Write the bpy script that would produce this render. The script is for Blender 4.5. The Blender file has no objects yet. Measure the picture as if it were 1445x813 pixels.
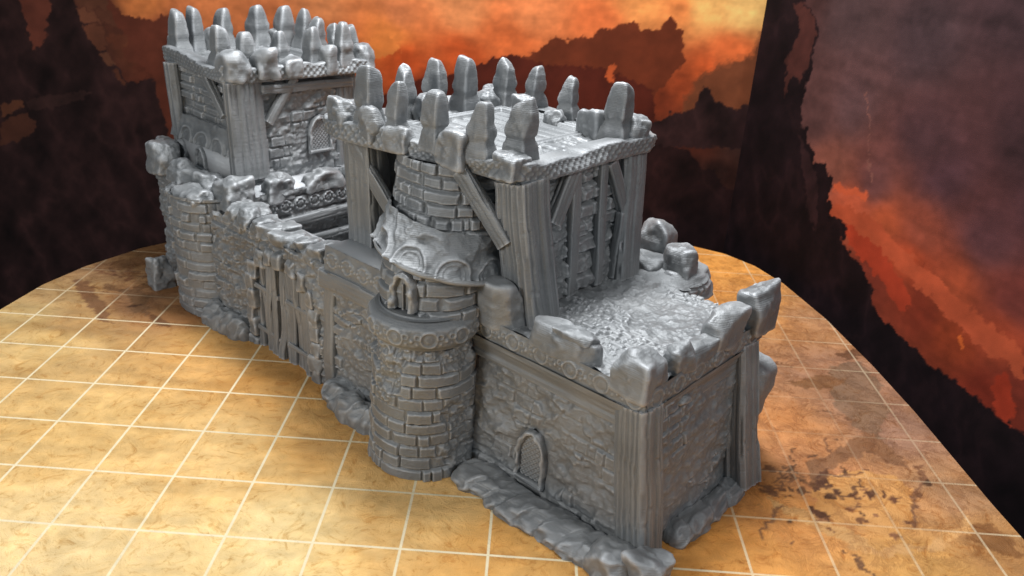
import bpy, math, numpy as np
from mathutils import Matrix
sc = bpy.context.scene
sc.unit_settings.system = 'IMPERIAL'; sc.unit_settings.scale_length = 0.0254   # one unit is one inch
# ---------------------------------------------------------------- camera
CR = [[0.997624, 0.037067, 0.058076], [0.068149, -0.407006, -0.91088], [-0.010126, 0.912673, -0.408565]]
CC = [8.661, -6.3745, 6.6364]
cd = bpy.data.cameras.new('camera'); cam = bpy.data.objects.new('camera', cd); sc.collection.objects.link(cam)
cam.matrix_world = Matrix(((CR[0][0], -CR[1][0], -CR[2][0], CC[0]), (CR[0][1], -CR[1][1], -CR[2][1], CC[1]), (CR[0][2], -CR[1][2], -CR[2][2], CC[2]), (0, 0, 0, 1)))
cd.sensor_width = 36; cd.lens = 1174.07 / 1445 * 36; cd.clip_start = .05; cd.clip_end = 400
cd.dof.use_dof = True; cd.dof.focus_distance = 10.6; cd.dof.aperture_fstop = 4.0 ; cd.dof.aperture_fstop = 1.0
sc.camera = cam
# ---------------------------------------------------------------- light and exposure
sc.view_settings.view_transform = 'Standard'; sc.view_settings.look = 'None'; sc.view_settings.gamma = 1; sc.view_settings.exposure = 0
w = bpy.data.worlds.new('World'); sc.world = w; w.use_nodes = True
w.node_tree.nodes['Background'].inputs[0].default_value = (.80, .90, 1, 1); w.node_tree.nodes['Background'].inputs[1].default_value = .26
def area(name, loc, target, size, power, col, sy=None):
    d = bpy.data.lights.new(name, 'AREA'); d.shape = 'RECTANGLE'; d.size = size; d.size_y = sy or size; d.energy = power; d.color = col
    o = bpy.data.objects.new(name, d); sc.collection.objects.link(o); o.location = loc
    v = (Matrix.Translation(target).translation - o.location); o.rotation_euler = v.to_track_quat('-Z', 'Y').to_euler()
area('ceiling_lamp', (8.5, 7.5, 15), (8.0, 4.5, 0), 5.5, 3500, (.97, .98, 1), 4)
area('added_glint_light', (17, -5, 13), (9, 2, 2), 2, 520, (1, .98, .96), 2)  # extra unseen area light, added for more glints on the castle edges
area('window_light', (-3, -7, 10), (8.5, 3, 1.5), 3.8, 1150, (1, .98, .95), 3.5)
# ---------------------------------------------------------------- numpy noise
def h3(i, j, k, s=0):
    n = (i * 374761393 + j * 668265263 + k * 2147483647 + s * 1274126177) & 0xffffffff
    n = ((n ^ (n >> 13)) * 1274126177) & 0xffffffff; n = (n ^ (n >> 16)) * 2246822519 & 0xffffffff
    return ((n ^ (n >> 15)) & 0xffffff) / float(0xffffff)
def H(i, j=0, s=0): return h3(np.asarray(i).astype(np.int64), np.asarray(j).astype(np.int64), np.int64(7), s)
def noise(x, y, z=0., s=0):
    x, y, z = np.broadcast_arrays(np.asarray(x, float), y, z)
    i, j, k = (np.floor(a).astype(np.int64) for a in (x, y, z)); f = [a - b for a, b in ((x, i), (y, j), (z, k))]
    g = [a * a * a * (a * (a * 6 - 15) + 10) for a in f]; r = 0
    for a in (0, 1):
        for b in (0, 1):
            for c in (0, 1):
                r = r + h3(i + a, j + b, k + c, s) * (g[0] if a else 1 - g[0]) * (g[1] if b else 1 - g[1]) * (g[2] if c else 1 - g[2])
    return r * 2 - 1
def fbm(x, y, z=0., o=4, s=0):
    r = 0; a = 1.; t = 0
    for q in range(o): r = r + a * noise(x * 2**q, y * 2**q, np.asarray(z) * 2**q, s + q); t += a; a *= .5
    return r / t * 1.5
def sst(a, b, x): t = np.clip((x - a) / (b - a), 0, 1); return t * t * (3 - 2 * t)
# ---------------------------------------------------------------- materials
def nodes(name):
    m = bpy.data.materials.new(name); m.use_nodes = True; nt = m.node_tree; nt.nodes.clear()
    o = nt.nodes.new('ShaderNodeOutputMaterial'); b = nt.nodes.new('ShaderNodeBsdfPrincipled'); nt.links.new(b.outputs[0], o.inputs[0])
    def N(t, **k):
        n = nt.nodes.new('ShaderNode' + t)
        for a, v in k.items():
            if a[1:].isdigit(): n.inputs[int(a[1:])].default_value = v
            elif a[0] == '_': setattr(n, a[1:], v)
            else: n.inputs[a].default_value = v
        return n
    return m, nt, b, N, nt.links.new
def ramp(n, *st):
    e = n.color_ramp.elements
    while len(e) < len(st): e.new(.5)
    for q, (p, c) in enumerate(st): e[q].position = p; e[q].color = (*c, 1) if len(c) == 3 else c
ANI = .25
def plastic():
    m, nt, b, N, L = nodes('silver_grey_printed_plastic')
    tc = N('TexCoord'); n1 = N('TexNoise', Scale=1.1, Detail=4); L(tc.outputs['Object'], n1.inputs['Vector'])
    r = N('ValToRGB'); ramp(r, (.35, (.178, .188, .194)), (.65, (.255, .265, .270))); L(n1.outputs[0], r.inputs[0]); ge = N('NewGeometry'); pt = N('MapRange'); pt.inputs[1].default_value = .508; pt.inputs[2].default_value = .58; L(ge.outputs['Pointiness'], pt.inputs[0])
    edge_hl = N('Mix', _data_type='RGBA'); edge_hl.inputs[7].default_value = (.56, .58, .60, 1); pm = N('Math', _operation='MULTIPLY', _1=.68); L(pt.outputs[0], pm.inputs[0]); L(pm.outputs[0], edge_hl.inputs['Factor']); L(r.outputs[0], edge_hl.inputs[6]); L(edge_hl.outputs[2], b.inputs['Base Color'])  # edge highlights painted into the base colour: convex ridges mixed towards pale silver
    b.inputs['Metallic'].default_value = .36
    n2 = N('TexNoise', Scale=9., Detail=3); L(tc.outputs['Object'], n2.inputs['Vector'])
    mr = N('MapRange'); mr.inputs[3].default_value = .45; mr.inputs[4].default_value = .60; L(n2.outputs[0], mr.inputs[0]); L(mr.outputs[0], b.inputs['Roughness'])
    tg = N('Tangent'); tg.direction_type = 'RADIAL'; tg.axis = 'Z'; L(tg.outputs[0], b.inputs['Tangent']); b.inputs['Anisotropic'].default_value = .55; b.inputs['Anisotropic Rotation'].default_value = ANI
    # layer lines of the print: fine level rings, a little uneven
    mp = N('Mapping'); mp.inputs['Scale'].default_value = (.35, .35, 26); L(tc.outputs['Object'], mp.inputs[0])
    ln = N('TexNoise', Scale=2.0, Detail=2); L(mp.outputs[0], ln.inputs['Vector'])
    wv = N('TexWave', Scale=16., Distortion=.5, Detail=1); wv.bands_direction = 'Z'; L(tc.outputs['Object'], wv.inputs['Vector'])
    n3 = N('TexNoise', Scale=26., Detail=5, Roughness=.7); L(tc.outputs['Object'], n3.inputs['Vector'])
    a1 = N('Math', _operation='MULTIPLY_ADD', _1=.6); L(ln.outputs[0], a1.inputs[0]); L(n3.outputs[0], a1.inputs[2])
    a2 = N('Math', _operation='MULTIPLY_ADD', _1=.16); L(wv.outputs['Fac'], a2.inputs[0]); L(a1.outputs[0], a2.inputs[2])
    bp = N('Bump', Strength=.42, Distance=.022); L(a2.outputs[0], bp.inputs['Height']); L(bp.outputs[0], b.inputs['Normal'])
    return m
def paper(name, att, rough, grain, amount, tex):
    m, nt, b, N, L = nodes(name)
    a = N('Attribute'); a.attribute_name = att; tc = N('TexCoord')
    n = N('TexNoise', Scale=grain, Detail=5, Roughness=.6); L(tc.outputs['Object'], n.inputs['Vector'])
    mr = N('MapRange'); mr.inputs[3].default_value = 1 - amount; mr.inputs[4].default_value = 1 + amount; L(n.outputs[0], mr.inputs[0])
    mx = N('VectorMath'); mx.operation = 'SCALE'; L(a.outputs['Color'], mx.inputs[0]); L(mr.outputs[0], mx.inputs['Scale']); L(mx.outputs[0], b.inputs['Base Color'])
    b.inputs['Roughness'].default_value = rough; b.inputs['Specular IOR Level'].default_value = .08
    n2 = N('TexNoise', Scale=tex, Detail=2); L(tc.outputs['Object'], n2.inputs['Vector'])
    bp = N('Bump', Strength=.25, Distance=.01); L(n2.outputs[0], bp.inputs['Height']); L(bp.outputs[0], b.inputs['Normal'])
    return m
def plain(name, col, rough=.6):
    m, nt, b, N, L = nodes(name); tc = N('TexCoord'); n = N('TexNoise', Scale=6., Detail=4); L(tc.outputs['Object'], n.inputs['Vector'])
    r = N('ValToRGB'); ramp(r, (.3, tuple(c * .85 for c in col)), (.7, col)); L(n.outputs[0], r.inputs[0]); L(r.outputs[0], b.inputs['Base Color']); b.inputs['Roughness'].default_value = rough
    return m
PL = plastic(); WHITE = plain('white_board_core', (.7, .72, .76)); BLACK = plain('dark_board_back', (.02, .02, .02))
# ---------------------------------------------------------------- mesh helpers
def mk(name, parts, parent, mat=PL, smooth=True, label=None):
    """parts: list of (verts, faces) arrays, linked as ONE object; faces Nx4 or Nx3"""
    vs = []; loops = []; tot = []; o = 0
    for v, f in parts:
        v = np.asarray(v, float).reshape(-1, 3); f = np.asarray(f, np.int64)
        vs.append(v); loops.append((f + o).ravel()); tot.append(np.full(len(f), f.shape[1])); o += len(v)
    v = np.concatenate(vs); l = np.concatenate(loops); t = np.concatenate(tot)
    me = bpy.data.meshes.new(name); me.vertices.add(len(v)); me.vertices.foreach_set('co', v.ravel().astype(np.float32))
    me.loops.add(len(l)); me.loops.foreach_set('vertex_index', l.astype(np.int32)); me.polygons.add(len(t))
    me.polygons.foreach_set('loop_start', (np.cumsum(t) - t).astype(np.int32)); me.polygons.foreach_set('loop_total', t.astype(np.int32))
    me.update(calc_edges=True)
    if smooth: me.polygons.foreach_set('use_smooth', np.ones(len(me.polygons), bool))
    me.materials.append(mat); ob = bpy.data.objects.new(name, me); sc.collection.objects.link(ob)
    if parent: ob.parent = parent
    if label: ob['label'] = label
    return ob
def gridf(nu, nv, wu=False):
    i, j = np.meshgrid(np.arange(nu if wu else nu - 1), np.arange(nv - 1), indexing='ij'); i2 = (i + 1) % nu
    return np.stack([i * nv + j, i2 * nv + j, i2 * nv + j + 1, i * nv + j + 1], -1).reshape(-1, 4)
def vec(*a): return np.array(a, float)
def nrm(a): return a / np.linalg.norm(a, axis=-1, keepdims=True)
def panel(P0, A, B, n, h, res=.014, skirt=.0):
    """height field on the quad P0 + s*A + t*B (A, B corners may splay: B may be a pair of edge vectors)"""
    P0, A = vec(*P0), vec(*A); B0, B1 = (vec(*B[0]), vec(*B[1])) if np.ndim(B) == 2 else (vec(*B), vec(*B))
    la, lb = np.linalg.norm(A), np.linalg.norm(B0); nu, nv = max(3, int(la / res)), max(3, int(lb / res))
    s, t = np.meshgrid(np.linspace(0, 1, nu), np.linspace(0, 1, nv), indexing='ij')
    P = P0 + s[..., None] * A + t[..., None] * (B0 * (1 - s[..., None]) + B1 * s[..., None])
    P = P + h(s * la, t * lb)[..., None] * vec(*n)
    if skirt:
        e = np.zeros(s.shape, bool); e[0] = e[-1] = True; e[:, 0] = e[:, -1] = True; P[e] -= vec(*n) * skirt
    return P.reshape(-1, 3), gridf(nu, nv)
def curved(c0, c1, r, a0, a1, z0, z1, h, res=.014, cap=None):
    """wall round an axis from c0 (at z0) to c1 (at z1); r(t01) radius; angles in degrees measured from -w, growing towards +u"""
    rm = np.max(r(np.linspace(0, 1, 9))); nu = max(8, int(abs(math.radians(a1 - a0)) * rm / res)); nv = max(3, int((z1 - z0) / res))
    a, t = np.meshgrid(np.radians(np.linspace(a0, a1, nu)), np.linspace(0, 1, nv), indexing='ij')
    R = r(t) + h(a * rm, t * (z1 - z0)); cu = c0[0] + (c1[0] - c0[0]) * t; cw = c0[1] + (c1[1] - c0[1]) * t
    P = np.stack([cu + R * np.sin(a), cw - R * np.cos(a), z0 + (z1 - z0) * t], -1)
    return P.reshape(-1, 3), gridf(nu, nv)
def bricks(x, y, rh=.165, bw=.36, s=0, gap=.022, dep=.045, var=.02, warp=.018, rough=.006, ragged=.0):
    """cut stone courses: rounded block faces standing out of a sunk joint, each with its own length, height and tilt"""
    x = x + warp * noise(x * 3, y * 3, 0, s + 1); y = y + warp * .8 * noise(x * 2.2, y * 2.2, 3.3, s + 2)
    r = np.floor(y / rh); fy = y / rh - r; xo = x / bw + H(r, 0, s) * 3.7; xo = xo + .26 * np.sin(xo * 2 * np.pi * .37 + r * 2.3)
    i = np.floor(xo); fx = xo - i
    cut = H(i, r, s + 9) > .72; m = np.abs(fx - (.35 + .3 * H(i, r, s + 10)))
    d = np.minimum(np.minimum(fx, 1 - fx) * bw, np.minimum(fy, 1 - fy) * rh); d = np.where(cut, np.minimum(d, m * bw), d)
    i2 = i * 2 + (cut & (fx > (.35 + .3 * H(i, r, s + 10))))
    hh = H(i2, r, s + 5); off = (hh - .5) * 2 * var - (H(i2, r, s + 6) < .07) * dep * .55
    tilt = (fx - .5) * (H(i2, r, s + 7) - .5) * var * 1.6 + (fy - .5) * (H(i2, r, s + 8) - .5) * var * 1.3
    e = sst(0, gap + .014 * H(i2, r, s + 11), d + .006 * noise(x * 14, y * 14, 1, s))
    return e * (dep + off + tilt) + rough * fbm(x * 9, y * 9, .5, 3, s)
def rocky(x, y, s=0, a=.045, f=2.6, fine=1.):
    n = fbm(x * f, y * f * 1.5, .3, 4, s); rd = 1 - np.abs(fbm(x * f * .8 + .4 * n, y * f * 1.6, 2.2, 3, s + 4)) * 1.6
    return a * 1.25 * (n * .8 + .55 * rd) + .018 * fine * fbm(x * 9, y * 12, 1, 3, s)
def mixed(x, y, s=0, cover=.1, fine=1., **k):
    """weathered wall: old render and rubble with courses of stone breaking through"""
    m = sst(-.06, .10, fbm(x * 1.5, y * 1.9, 4.4, 3, s + 20) + cover)
    return bricks(x, y, s=s, **k) * m + (rocky(x, y, s, .045, 2.6 if fine == 1 else 1.9, fine) + .012) * (1 - m) + .5 * rocky(x, y, s + 3, .022, 3.4)
def gr(x, c, wd): return np.exp(-((x - c) / wd)**2)
def woodh(s, t, L, seed=0, per=.085, dep=.02):
    dep = dep * 1.35
    s = s + .02 * noise(t * 1.3, s * 2, 0, seed) + .006 * noise(t * 6, s * 5, 1, seed)
    i = np.floor(s / per + .3 * H(seed, 3)); f = s / per + .3 * H(seed, 3) - i; lvl = H(i, 5, seed)
    g = sst(0, .14, f) * sst(0, .14, 1 - f) * (.8 + .4 * f)
    br = gr(t / L, .25 + .5 * H(i, 8, seed), .012) * (H(i, 9, seed) > .55)
    return dep * (.35 + lvl * .9) * g - .012 * br + .005 * noise(s * 30, t * 2.5, 0, seed + 2)
def beam(p0, p1, wx, wy, up=(0, 0, 1), seed=0, flare=1., per=.085, dep=.02, res=.014, lump=.01):
    """squared timber from p0 to p1 with reeded grain; wx along cross(up, dir), wy along the other"""
    p0, p1 = vec(*p0), vec(*p1); d = p1 - p0; L = np.linalg.norm(d); d = d / L; x = nrm(np.cross(vec(*up), d)); y = np.cross(d, x)
    n = int(max(24, 2 * (wx + wy) / res)); nv = max(6, int(L / (res * 1.6)))
    q = np.linspace(0, 4, n, endpoint=False); k = np.floor(q); f = q - k; hx, hy = wx / 2, wy / 2
    cx = np.choose(k.astype(int), [-hx + 2 * hx * f, hx + 0 * f, hx - 2 * hx * f, -hx + 0 * f]); cy = np.choose(k.astype(int), [-hy + 0 * f, -hy + 2 * hy * f, hy + 0 * f, hy - 2 * hy * f])
    per_s = np.where(k % 2 == 0, f * wx, f * wy) + k * 3.17; nx = np.choose(k.astype(int), [0 * f, 1 + 0 * f, 0 * f, -1 + 0 * f]); ny = np.choose(k.astype(int), [-1 + 0 * f, 0 * f, 1 + 0 * f, 0 * f])
    ef = np.minimum(f, 1 - f) * np.where(k % 2 == 0, wx, wy); rd = np.exp(-ef / .02) * .012
    S, T = np.meshgrid(per_s, np.linspace(0, 1, nv), indexing='ij'); g = lambda a: np.broadcast_to(a[:, None], S.shape)
    hgt = woodh(S, T * L, L, seed, per, dep) - g(rd); sc_ = 1 + (flare - 1) * (1 - T)
    lx = lump * noise(T * L * 1.6, 0, 0, seed + 31); ly = lump * noise(T * L * 1.6, 5, 0, seed + 32)
    P = p0 + (T * L)[..., None] * d + ((g(cx) * sc_ + g(nx) * hgt + lx)[..., None] * x) + ((g(cy) * sc_ + g(ny) * hgt + ly)[..., None] * y)
    V = P.reshape(-1, 3); F = gridf(n, nv, True)
    c0 = len(V); V = np.concatenate([V, [p0, p1]]); i = np.arange(n); j = (i + 1) % n
    caps = np.concatenate([np.stack([j * nv, i * nv, 0 * i + c0], 1), np.stack([i * nv + nv - 1, j * nv + nv - 1, 0 * i + c0 + 1], 1)])
    return [(V, F), (V, caps)]
import bmesh
_ico = {}
def ico(l):
    if l not in _ico:
        b = bmesh.new(); bmesh.ops.create_icosphere(b, subdivisions=l, radius=1); _ico[l] = (np.array([v.co[:] for v in b.verts]), np.array([[v.index for v in f.verts] for f in b.faces])); b.free()
    return _ico[l]
def rock(c, size, seed=0, cuts=5, lvl=5, rot=0., p=16, spike=False, rgh=.02, tip=None):
    """chiselled stone: a soft-edged convex polytope with rough faces; spike adds the waist and pointed top of the tall merlons"""
    D, F = ico(lvl); rs = np.random.RandomState(seed); hx, hy, hz = (a / 2 for a in size); pl = []
    for a in ((1, 0, 0), (-1, 0, 0), (0, 1, 0), (0, -1, 0), (0, 0, 1), (0, 0, -1)): pl.append((nrm(vec(*a) + rs.normal(0, .09, 3) * (0 if a[2] < 0 else 1)), 1. + rs.uniform(-.06, .06)))
    for k in range(cuts):
        n = nrm(vec(rs.uniform(-1, 1), rs.uniform(-1, 1), rs.uniform(-.15, 1.))); pl.append((n, rs.uniform(1.02, 1.22)))
    if spike:
        for a in ((1, .2, .8), (-1, -.1, .7), (.1, -1, .8), (-.1, 1, .7)): pl.append((nrm(vec(*a) + rs.normal(0, .12, 3)), rs.uniform(1.06, 1.24)))
    q = sum(np.maximum((D @ n) / d, 1e-3)**p for n, d in pl); P = D * (q**(-1. / p))[:, None]
    if spike:
        zr = (P[:, 2] + 1) / 2; wz = rs.uniform(.36, .46); k = 1 - .17 * gr(zr, wz, .055) - .05 * gr(zr, wz + .3, .05) + .18 * sst(.42, 0, zr) - .16 * sst(.45, 1, zr)
        P[:, :2] *= k[:, None]; P[:, 0] += rs.uniform(-.14, .14) * np.sin(zr * 3.2 + rs.uniform(0, 2)); P[:, 1] += rs.uniform(-.14, .14) * np.sin(zr * 3.2)
    V = P * vec(hx, hy, hz); o = seed * 1.37
    n1 = fbm(V[:, 0] * 5 + o, V[:, 1] * 5, V[:, 2] * 5, 3, seed % 50); V = V + nrm(V) * (rgh * n1)[:, None]
    n2 = noise(V[:, 0] * 2.6 + o, V[:, 1] * 2.6, V[:, 2] * 3.6, 3); V = V + nrm(V) * (rgh * 1.0 * n2)[:, None]
    ca, sa = math.cos(rot), math.sin(rot); V = np.stack([V[:, 0] * ca - V[:, 1] * sa, V[:, 0] * sa + V[:, 1] * ca, V[:, 2]], 1)
    return V + vec(c[0], c[1], c[2] + hz), F
def slabbox(lo, hi):
    (a, b, c), (d, e, f) = lo, hi; V = np.array([(x, y, z) for x in (a, d) for y in (b, e) for z in (c, f)], float)
    return V, np.array([[0, 1, 3, 2], [4, 6, 7, 5], [0, 4, 5, 1], [2, 3, 7, 6], [0, 2, 6, 4], [1, 5, 7, 3]])
def ridge(pts, rw, rh, seed, res=.02, lump=.26):
    """lumpy rubble bank along a polyline"""
    pts = np.array(pts, float); seg = np.linalg.norm(np.diff(pts, axis=0), axis=1); cum = np.r_[0, np.cumsum(seg)]; n = int(cum[-1] / res); m = 40
    t = np.linspace(0, cum[-1], n); cx = np.interp(t, cum, pts[:, 0]); cy = np.interp(t, cum, pts[:, 1]); tx = np.gradient(cx); ty = np.gradient(cy); k = np.hypot(tx, ty); nx, ny = ty / k, -tx / k
    a = np.linspace(-.35, np.pi + .35, m); T, A = np.meshgrid(t, a, indexing='ij')
    tw = T + .45 * rw * np.cos(A) + .05 * noise(T * 3, A, 0, seed + 3)
    c = tw / lump + .35 * noise(T * 2.1, 0, 0, seed); i = np.floor(c); f = c - i
    cell = .45 + .55 * (4 * f * (1 - f))**.3; amp = .84 + .16 * H(i, 2, seed); end = np.sqrt(np.clip(1 - np.abs(2 * T / cum[-1] - 1)**14, 0.02, 1))
    A2 = .09 * noise(A * 1.6 + i * 3.3, i, 0, seed + 7) + .13 * (1 - 2 * np.abs(fbm(T * 2.6 + .5 * np.cos(A), A * 1.2, 1, 3, seed)))
    R = (amp * (.76 + .24 * cell) + A2) * end
    X = cx[:, None] + nx[:, None] * R * rw * np.cos(A); Y = cy[:, None] + ny[:, None] * R * rw * np.cos(A); Z = R * rh * np.sin(A)
    return np.stack([X, Y, Z], -1).reshape(-1, 3), gridf(n, m)
def frieze(x, y, hgt, s=0, per=.44):
    """carved band: a running row of round shells with curls and beads between, lip below and above"""
    f = (x / per) % 1; u = (f - .5) * per; i = np.floor(x / per); v = y - hgt * .52; r = np.hypot(u, v)
    o = .022 * gr(r, .10, .018) + .016 * sst(.085, .03, r); u2 = ((x / per + .5) % 1 - .5) * per; r2 = np.hypot(u2 * 1.1, v + .02)
    o = o + .024 * gr(r2, 0, .026) + .018 * gr(np.hypot(np.abs(u2) - .075, v - .03), .035, .012) + .014 * gr(np.hypot(np.abs(u2) - .07, v + .06), 0, .02)
    return o * (.7 + .5 * H(i, 3, s)) + .008 * fbm(x * 7, y * 7, 0, 3, s)
def weave(x, y, hgt, s=0):
    c = np.abs(np.sin(x * 26 + y * 34)) ** 3 + np.abs(np.sin(x * 26 - y * 34)) ** 3
    return .011 * c * sst(0, .03, y) * sst(0, .03, hgt - y) + .012 * fbm(x * 6, y * 6, 0, 3, s)
def arch_d(x, y, cx, w, y0, h):
    """signed distance-like value to a pointed arch opening (negative inside)"""
    dx = np.abs(x - cx); yy = np.clip((y - y0 - h * .5) / (h * .5), 0, 1); half = w / 2 * np.sqrt(np.clip(1 - yy**2, 0, 1)) * (1 - .12 * yy)
    return np.maximum(np.maximum(dx - half, y - (y0 + h)), y0 - y)
def arch_outline(w, h, n=14):
    t = np.linspace(0, 1, n); xs = w / 2 * np.sqrt(1 - t**2) * (1 - .12 * t); ys = h * .5 + h * .5 * t
    r = np.stack([xs, ys], 1); l = np.stack([-xs[::-1], ys[::-1]], 1)
    return np.concatenate([[[w / 2, 0]], r, l[1:], [[-w / 2, 0]]])
def arch_frame(P0, ax, nm, w, h, th, dp, seed=0):
    """stone surround of an arched window, swept round the pointed outline"""
    o = arch_outline(w, h); seg = np.linalg.norm(np.diff(o, axis=0), axis=1); cu = np.r_[0, np.cumsum(seg)]; n = 110; t = np.linspace(0, cu[-1], n)
    x = np.interp(t, cu, o[:, 0]); y = np.interp(t, cu, o[:, 1]); tx, ty = np.gradient(x), np.gradient(y); k = np.hypot(tx, ty); nx, ny = ty / k, -tx / k
    ax, nm, P0 = vec(*ax), vec(*nm), vec(*P0); m = 14; a = np.linspace(0, 2 * np.pi, m, endpoint=False); T, A = np.meshgrid(np.arange(n), a, indexing='ij')
    rr = 1 + .34 * noise(t[T] * 12, A, 0, seed); ca = np.sign(np.cos(A)) * np.abs(np.cos(A))**.6 * th / 2 * rr; sa = np.sign(np.sin(A)) * np.abs(np.sin(A))**.6 * dp / 2 * rr
    X = x[T] + nx[T] * ca; Y = y[T] + ny[T] * ca
    P = P0 + X[..., None] * ax + Y[..., None] * vec(0, 0, 1) + sa[..., None] * nm
    V = P.reshape(-1, 3); i, j = np.meshgrid(np.arange(n - 1), np.arange(m), indexing='ij'); j2 = (j + 1) % m
    return V, np.stack([i * m + j, (i + 1) * m + j, (i + 1) * m + j2, i * m + j2], -1).reshape(-1, 4)
def window(parent, P0, ax, nm, w, h, seed, label=None, pane=True):
    """window part: the lattice with its frame and sill as sub-parts"""
    f = lambda s, t: .012 * np.maximum(np.abs(np.sin((s + t) * 42))**6, np.abs(np.sin((s - t) * 42))**6) + .002 * noise(s * 20, t * 20)
    A = vec(*ax) * (w * .95); lat = panel(vec(*P0) - A / 2 - vec(*nm) * .0, A, (0, 0, h * .93), nm, f, .008)
    # clip the lattice to the pointed arch
    V, F = lat; rel = (V - vec(*P0)); x = rel @ vec(*ax); y = rel[:, 2]; keep = arch_d(x, y, 0, w * 1.04, -.01, h)[F].max(1) < .0; used = np.unique(F[keep]); mp = np.zeros(len(V), int); mp[used] = np.arange(len(used))
    wi = mk('window', [(V[used], mp[F[keep]])], parent, label=label)
    mk('frame', [arch_frame(P0, ax, nm, w * 1.12, h * 1.02, .06, .12, seed)], wi)
    p = vec(*P0); a = vec(*ax)
    mk('sill', beam(p - a * w * .62 - vec(0, 0, .03) + vec(*nm) * .02, p + a * w * .62 - vec(0, 0, .03) + vec(*nm) * .02, .09, .06, seed=seed, dep=.006), wi)
    return wi
# ---------------------------------------------------------------- painted boards (printed pictures) and the game board
LRBF=[(-3.32,4.25,45,30,30),(-2.93,3.82,62,38,36),(-2.51,3.92,110,58,42),(-2.77,3.37,95,48,36),(-2.03,3.42,40,26,26),(-1.29,4.08,85,48,36),(-0.14,4.30,225,130,70),(0.28,3.56,112,55,38),(0.09,2.44,85,42,30),(-2.10,1.97,50,32,30),(-3.45,1.88,75,45,36),(-2.38,0.23,35,23,22),(-4.31,-0.81,28,20,22),(-4.77,-3.16,22,15,17),(-0.53,1.23,48,27,24),(-0.79,-0.93,26,17,18),(1.44,4.32,222,128,74),(3.81,4.47,205,125,75),(5.54,4.57,215,125,75),(6.94,4.73,225,140,85),(8.49,4.76,236,138,82),(10.79,4.94,242,155,85),(12.31,5.09,252,190,110),(13.23,5.09,252,198,118),(3.79,3.78,212,105,55),(5.54,3.51,200,82,36),(6.97,3.68,205,88,40),(8.05,4.20,225,112,58),(5.30,3.96,222,128,62),(10.04,4.70,230,118,64),(11.71,5.00,240,140,75),(13.08,4.14,235,115,60),(12.53,3.64,222,98,48),(6.19,2.84,120,48,28),(5.21,1.95,80,34,24),(7.83,2.46,80,34,24),(1.32,3.00,90,40,30),(2.81,0.59,40,24,22),(7.95,0.06,35,22,20),(10.21,3.10,95,42,28),(10.62,2.32,75,33,25),(11.50,3.02,120,52,30),(11.94,3.37,165,72,38),(12.75,3.27,115,62,40),(13.35,3.46,100,58,42),(13.55,2.35,62,42,38),(12.42,2.27,78,38,28),(11.69,1.55,55,28,24),(12.90,1.29,48,28,24),(12.19,0.36,34,21,21),(13.31,-0.28,30,19,22),(9.59,0.89,50,26,22)]
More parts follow.
